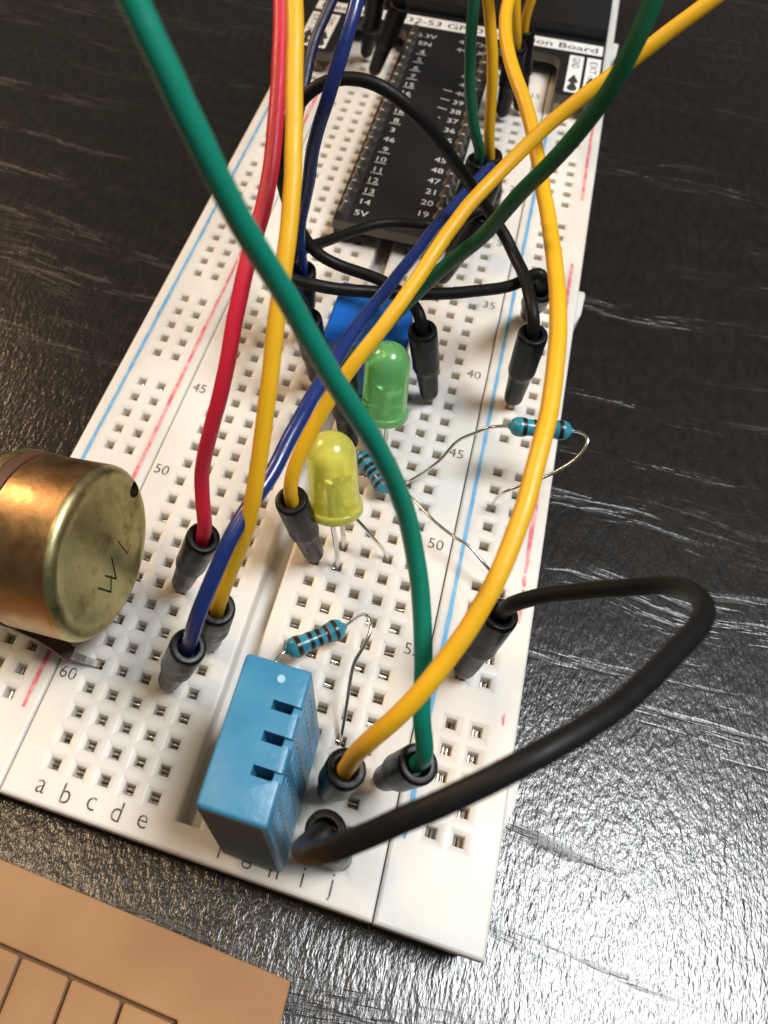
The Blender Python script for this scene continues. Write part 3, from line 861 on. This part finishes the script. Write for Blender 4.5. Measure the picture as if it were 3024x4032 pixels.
PATHS = {
    'W1': ('W1', None, [(17.06, 6.64, 11.31), (17.76, 6.42, 13.7), (18.18, 6.29, 15.14), (16.58, 8.48, 19.35), (15.75, 11.07, 22.73), (14.53, 14.07, 26.23), (13.09, 16.22, 29.44), (11.88, 17.33, 32.26), (10.21, 17.85, 35.52), (8.33, 18.04, 39.33), (6.57, 18.0, 42.35), (5.05, 18.05, 44.89), (3.46, 18.33, 47.84), (1.73, 18.42, 51.07), (0.13, 18.28, 53.98), (-1.3, 18.53, 56.88), (-2.74, 18.93, 59.53), (-4.21, 19.61, 61.87), (-5.47, 20.33, 63.83), (-6.84, 21.32, 65.63)]),
    'W2': ('W2', None, [(-6.06, 20.23, 11.43), (-5.41, 20.21, 13.84), (-5.03, 20.2, 15.29), (-6.21, 22.47, 18.34), (-5.76, 24.67, 24.62), (-5.28, 26.54, 28.24), (-5.16, 31.68, 34.12), (-5.25, 38.64, 38.84), (-6.76, 46.78, 42.79), (-8.92, 54.72, 46.14), (-10.67, 60.88, 48.82)]),
    'W3': ('W3', None, [(-2.19, 14.18, 11.63), (-1.82, 13.94, 14.09), (-1.59, 13.8, 15.57), (-1.11, 15.51, 18.73), (-0.16, 17.87, 23.19), (-0.19, 21.0, 27.75), (-0.33, 22.54, 30.04), (-1.05, 28.14, 36.41), (-1.78, 33.29, 40.65), (-3.17, 39.22, 44.31), (-6.26, 49.29, 49.28), (-8.09, 55.0, 51.67)]),
    'W4': ('B3L', None, [(-3.72, 49.47, 11.72), (-3.7, 49.16, 14.2), (-3.69, 48.98, 15.69), (-4.59, 49.83, 15.68), (-7.15, 54.63, 13.93), (-9.18, 59.34, 13.85), (-10.68, 64.79, 15.38), (-12.58, 73.24, 19.01), (-12.95, 77.06, 21.66), (-12.99, 80.05, 23.69), (-13.24, 82.92, 25.68), (-12.97, 84.93, 26.97), (-12.29, 88.09, 28.97), (-10.95, 93.92, 32.63)]),
    'W5': ('W5', None, [(-6.37, 56.76, 11.67), (-6.38, 56.39, 14.15), (-6.38, 56.16, 15.63), (-6.82, 55.8, 18.93), (-6.74, 55.83, 22.6), (-6.08, 55.83, 26.75), (-5.52, 55.62, 32.61), (-4.2, 55.96, 38.69), (-3.72, 58.21, 41.94), (-3.74, 61.03, 43.85), (-4.19, 66.27, 46.25)]),
    'W6': ('W6', 'W6b', [(-3.64, 10.02, 11.46), (-3.03, 9.98, 13.88), (-2.66, 9.96, 15.34), (-2.62, 10.59, 17.19), (-1.82, 12.63, 20.6), (-1.17, 15.93, 22.94), (-0.6, 18.63, 23.8), (0.32, 21.3, 24.19), (0.97, 26.11, 25.09), (1.73, 30.73, 25.37), (2.6, 36.92, 24.47), (3.44, 42.56, 23.22), (5.57, 54.61, 19.91), (7.4, 65.61, 17.18), (9.39, 74.27, 15.28), (12.0, 80.73, 15.78), (11.94, 80.79, 14.28), (11.85, 80.88, 11.78)]),
    'W7': ('W7', None, [(1.64, 26.76, 11.52), (1.14, 26.49, 13.95), (0.84, 26.33, 15.42), (0.86, 27.32, 16.88), (1.23, 28.74, 18.99), (2.22, 30.94, 21.38), (3.72, 34.39, 24.62), (5.39, 37.31, 26.86), (7.18, 41.48, 29.07), (8.65, 45.41, 30.82), (9.36, 47.65, 31.57), (10.75, 50.91, 32.88), (12.52, 54.03, 34.01), (15.04, 57.64, 36.55), (17.35, 59.65, 38.91), (20.33, 61.21, 41.57), (22.43, 62.49, 43.84), (24.73, 63.87, 46.14), (27.28, 65.53, 48.58)]),
    'W8': ('W8', None, [(2.18, 43.16, 11.68), (1.8, 43.16, 14.15), (1.58, 43.16, 15.63), (2.06, 42.45, 15.84), (3.39, 43.07, 17.46), (5.15, 45.07, 19.68), (6.97, 46.51, 22.97), (8.18, 47.17, 24.76), (9.06, 47.6, 26.34), (10.25, 47.83, 28.21), (11.73, 47.81, 30.59), (13.24, 47.6, 33.82), (14.25, 47.47, 37.19), (16.09, 47.35, 40.77), (17.34, 47.54, 43.95), (18.49, 47.37, 47.88), (18.86, 47.83, 50.81), (19.22, 48.87, 53.65), (19.58, 50.31, 56.38)]),
    'W9': ('W9', None, [(12.16, 4.38, 11.75), (12.33, 4.22, 14.24), (12.43, 4.12, 15.74), (12.77, 4.4, 19.45), (14.49, 5.91, 23.79), (16.25, 8.39, 26.09), (17.15, 10.61, 27.4), (17.88, 12.01, 28.69), (18.45, 13.55, 29.61), (18.83, 15.13, 30.23), (19.64, 20.44, 31.94), (19.92, 24.61, 32.86), (20.1, 27.46, 33.16), (19.96, 32.56, 33.69), (19.56, 37.64, 33.77), (18.81, 42.7, 33.67), (17.85, 48.92, 33.16), (16.99, 52.68, 33.06), (15.65, 58.25, 33.18), (13.38, 64.87, 34.43), (11.83, 67.9, 34.95), (10.41, 71.54, 35.24), (9.23, 75.89, 35.97), (8.91, 80.08, 36.42), (9.34, 85.35, 37.44)]),
    'W11': ('W11', None, [(9.83, 83.1, 11.74), (10.05, 82.94, 14.22), (10.18, 82.84, 15.71), (8.85, 82.61, 17.34), (7.62, 83.51, 20.64), (6.6, 84.54, 23.99), (5.49, 86.21, 28.4), (4.9, 87.7, 31.97), (4.26, 89.44, 36.32)]),
    'W12': ('W12', None, [(11.69, 85.05, 11.48), (11.17, 84.75, 13.91), (10.86, 84.58, 15.36), (10.48, 84.47, 16.44), (10.15, 84.79, 18.55), (9.57, 85.41, 21.53), (8.9, 86.04, 25.15), (7.59, 87.49, 28.84), (6.43, 88.7, 31.72), (4.8, 90.69, 35.84)]),
    'W10': ('W10', None, [(11.02, 112.43, 11.63), (10.92, 112.0, 14.09), (10.87, 111.75, 15.57), (10.24, 111.43, 16.93), (9.59, 112.0, 19.28), (8.39, 113.55, 23.63)]),
    'W13': ('W13', None, [(11.89, 116.71, 11.6), (11.42, 116.67, 14.06), (11.14, 116.66, 15.53), (11.19, 116.56, 16.17), (11.31, 116.82, 18.51), (11.92, 117.86, 22.15)]),
    'B1': ('blk', 'blkR', [(9.29, 51.98, 11.5), (8.81, 51.67, 13.94), (8.52, 51.48, 15.4), (7.93, 52.8, 15.76), (6.72, 54.58, 14.77), (3.17, 57.08, 14.72), (-0.71, 57.55, 14.6), (-3.33, 57.47, 15.07), (-5.45, 57.52, 16.14), (-6.84, 57.88, 17.89), (-9.09, 58.28, 22.28), (-9.79, 58.05, 27.16), (-9.3, 58.95, 31.95), (-7.78, 60.61, 34.59), (-6.15, 61.43, 35.43), (-3.45, 61.78, 35.98), (-0.35, 61.49, 35.53), (2.67, 61.43, 33.9), (5.85, 63.0, 29.79), (9.77, 66.53, 22.82), (12.68, 68.05, 18.37), (15.61, 66.9, 15.78), (18.35, 61.64, 15.59), (19.44, 56.72, 16.46), (20.5, 54.45, 15.73), (20.59, 54.56, 14.24), (20.73, 54.76, 11.75)]),
    'B3': ('P', 'B3R', [(11.61, 73.24, 11.45), (12.23, 73.14, 13.87), (12.61, 73.08, 15.32), (11.34, 70.57, 16.06), (8.75, 70.78, 13.05), (5.52, 71.7, 11.27), (2.7, 71.99, 10.81), (-0.29, 71.01, 10.75), (-1.66, 69.83, 10.84), (-3.92, 66.56, 11.54), (-5.87, 62.67, 12.98), (-7.25, 58.71, 14.87), (-7.85, 55.31, 16.36), (-7.69, 52.53, 17.51), (-6.85, 50.44, 18.38), (-5.62, 49.76, 18.9), (-4.55, 49.82, 18.96), (-2.56, 50.16, 18.55), (0.61, 51.18, 17.99), (4.43, 52.44, 17.45), (8.25, 54.33, 16.74), (12.04, 56.8, 15.8), (14.75, 58.98, 14.9), (17.57, 61.77, 13.76), (18.79, 63.03, 13.75), (19.18, 63.6, 14.67), (19.75, 63.38, 15.63), (20.67, 63.3, 15.39), (20.76, 62.94, 13.54), (20.81, 63.73, 12.27), (20.91, 65.05, 10.14)]),
    'B5': ('B5a', 'B5b', [(21.89, 20.64, 11.77), (22.01, 20.78, 14.26), (22.09, 20.86, 15.76), (21.82, 20.32, 16.74), (22.44, 20.49, 17.95), (23.49, 20.81, 18.82), (24.94, 20.95, 20.21), (25.94, 20.83, 21.4), (28.52, 20.46, 24.66), (30.72, 19.84, 28.08), (31.67, 19.11, 29.84), (32.12, 17.56, 31.76), (32.04, 16.19, 32.69), (30.96, 14.18, 33.99), (29.13, 11.4, 35.55), (25.51, 6.21, 37.67), (21.88, 2.33, 38.84), (18.86, -0.36, 38.25), (15.99, -2.49, 36.41), (13.53, -3.93, 33.61), (12.3, -4.53, 31.25), (11.21, -4.64, 28.34), (10.65, -4.26, 25.04), (10.7, -3.25, 21.44), (11.28, -1.73, 17.45), (11.69, -0.65, 15.61), (11.92, -0.59, 14.13), (12.3, -0.48, 11.66)]),
}

WR = 0.69
HOLE_OF = {'W1': (13.97, 7.62), 'W4': (-3.81, 50.8)}
PLUGS['B3L'] = ((-2.3, 51.2, 1.3), PLUGS['B3L'][1])
PLUGS['W1'] = ((15.9, 7.3, 2.2), PLUGS['W1'][1])
PIN_ME = {}
def plug(parent, fr, B, T, hole=None):
    B, T = Vector(B), Vector(T); ax = (T - B).normalized(); Lh = (T - B).length; k = Lh / 13.5
    prof = [(0.0, 0), (0.0, .5), (.2, .80), (.6, 1.03), (1.1, 1.12), (5.6 * k, 1.33), (6.0 * k, 1.38), (6.25 * k, 1.52), (6.9 * k, 1.60), (7.6 * k, 1.58), (9.5 * k, 1.60), (12.9 * k, 1.64), (13.3 * k, 1.60), (13.46 * k, 1.50), (13.5 * k, 1.42), (13.46 * k, 1.02), (13.3 * k, .93), (11.2 * k, .84), (11.2 * k, 0)]
    bm = bmesh.new(); lathe(bm, B, ax, prof, fr, 26)
    o = obj('plug', bm, M['plug'], parent, smooth=True, sharp=.75)
    bm = bmesh.new()
    e = Vector((*(hole or (B.x, B.y)), -4.0)); s = B + ax * .6
    tube(bm, [s, B, B.lerp(e, .35), e], .33, fr, 4)
    obj('pin', bm, M['steel'], o)
    return o

TAILS = {
 'W1': [(-12, 40, 72), (-15, 80, 64), (-14, 125, 40), (-12, 150, 15), (-12, 150, 6)],
 'W2': [(-11, 90, 58), (-10, 125, 45), (-9, 150, 15), (-9, 150, 6)], 'W3': [(-7, 90, 60), (-6, 125, 46), (-6, 150, 15), (-6, 150, 6)],
 'W4': [(-6, 120, 36), (-4, 150, 15), (-4, 150, 6)], 'W5': [(-2, 100, 54), (0, 130, 42), (-1, 152, 15), (-1, 152, 6)],
 'W7': [(30, 90, 54), (28, 125, 42), (18, 152, 15), (18, 152, 6)], 'W8': [(24, 80, 62), (24, 120, 46), (15, 152, 15), (15, 152, 6)],
 'W9': [(11, 115, 40), (12, 152, 15), (12, 152, 6)], 'W11': [(3, 115, 42), (3, 152, 15), (3, 152, 6)], 'W12': [(5, 118, 42), (6, 152, 15), (6, 152, 6)],
 'W10': [(9, 130, 30), (9, 154, 15), (9, 154, 6)], 'W13': [(14, 132, 28), (16, 154, 15), (16, 154, 6)],
}
INFO = [
 ('W1', 'teal', 'teal green jumper wire sweeping from the upper left across everything to the near right'),
 ('W2', 'red', 'red jumper wire coming from the top into a black plug left of the channel'),
 ('W3', 'yellow', 'yellow jumper wire hanging from the top beside the red wire into the left half'),
 ('W4', 'navy', 'dark navy jumper wire at the upper left, half hidden behind a yellow wire'),
 ('W5', 'blue', 'blue jumper wire running down from the top edge over the black loop'),
 ('W6', 'blue', 'blue jumper wire lying diagonally along a yellow wire to the plug nearest the potentiometer'),
 ('W7', 'yellow', 'yellow jumper wire from the upper right corner diagonally to the plug beside the yellow led'),
 ('W8', 'green', 'dark green jumper wire from the upper right passing under the diagonal yellow wire'),
 ('W9', 'yellow', 'yellow jumper wire arching along the right rail to the plug beside the blue sensor'),
 ('W11', 'green', 'thin looking green jumper wire standing upright beside the pin numbers at the top'),
 ('W12', 'yellow', 'yellow jumper wire upright next to the upright green wire at the top'),
 ('W10', 'yellow', 'short stretch of yellow jumper wire behind the arching yellow one at the top edge'),
 ('W13', 'yellow', 'rightmost short yellow jumper wire slanting off the top edge'),
 ('B1', 'black', 'black jumper wire making a tall loop over the expansion board'),
 ('B3', 'black', 'black jumper wire lying across above the blue block and doubling back by the expansion board'),
 ('B5', 'black', 'black jumper wire looping out over the table at the right side'),
]
for key, mk, label in INFO:
    pa, pb, pts = PATHS[key]
    b = PLUGS[pa][0]
    t = thing('jumper_wire', label, 'wire', (b[0], b[1], 0), 'jumper wires with black plugs')
    fr = Frame((b[0], b[1], 0))
    full = [Vector(p) for p in pts] + [Vector(p) for p in TAILS.get(key, [])]
    line = smooth_line(spline(full, .7), 16 if key == 'B5' else 10)
    off = rnd.uniform(0, 90)                      # hand-bent wire is never quite even
    for i, p in enumerate(line):
        f = min(1.0, i / 12.0, (len(line) - 1 - i) / 12.0)
        line[i] = p + noise.noise_vector(p * 0.11 + Vector((off, 0, 0))) * (0.15 * f) + noise.noise_vector(p * 0.4 + Vector((0, off, 0))) * (0.05 * f)
    bm = bmesh.new(); tube(bm, line, WR, fr, 18)
    obj('insulation', bm, M[mk], t, smooth=True, sharp=1.2)
    plug(t, fr, *PLUGS[pa], HOLE_OF.get(key))
    if pb: plug(t, fr, *PLUGS[pb])
for key, label, tail in (('plA', 'black jumper plug left of the expansion board tongue with its pin showing', [(-12.2, 122, 22), (-11, 132, 34), (-11, 152, 15), (-11, 152, 6)]),
                         ('plB', 'black jumper plug tight against the left edge of the expansion board tongue', [(-7.4, 119, 22), (-7, 130, 34), (-7, 153, 15), (-7, 153, 6)])):
    b, tp = PLUGS[key]
    t = thing('jumper_wire', label, 'wire', (b[0], b[1], 0), 'jumper wires with black plugs')
    fr = Frame((b[0], b[1], 0)); b_, t_ = Vector(b), Vector(tp); ax = (t_ - b_).normalized()
    line = smooth_line(spline([t_ - ax * 2.5, t_, t_ + ax * 1.5] + [Vector(p) for p in tail], .7), 6)
    bm = bmesh.new(); tube(bm, line, WR, fr, 16)
    obj('insulation', bm, M['black'], t, smooth=True, sharp=1.2)
    plug(t, fr, b, tp)
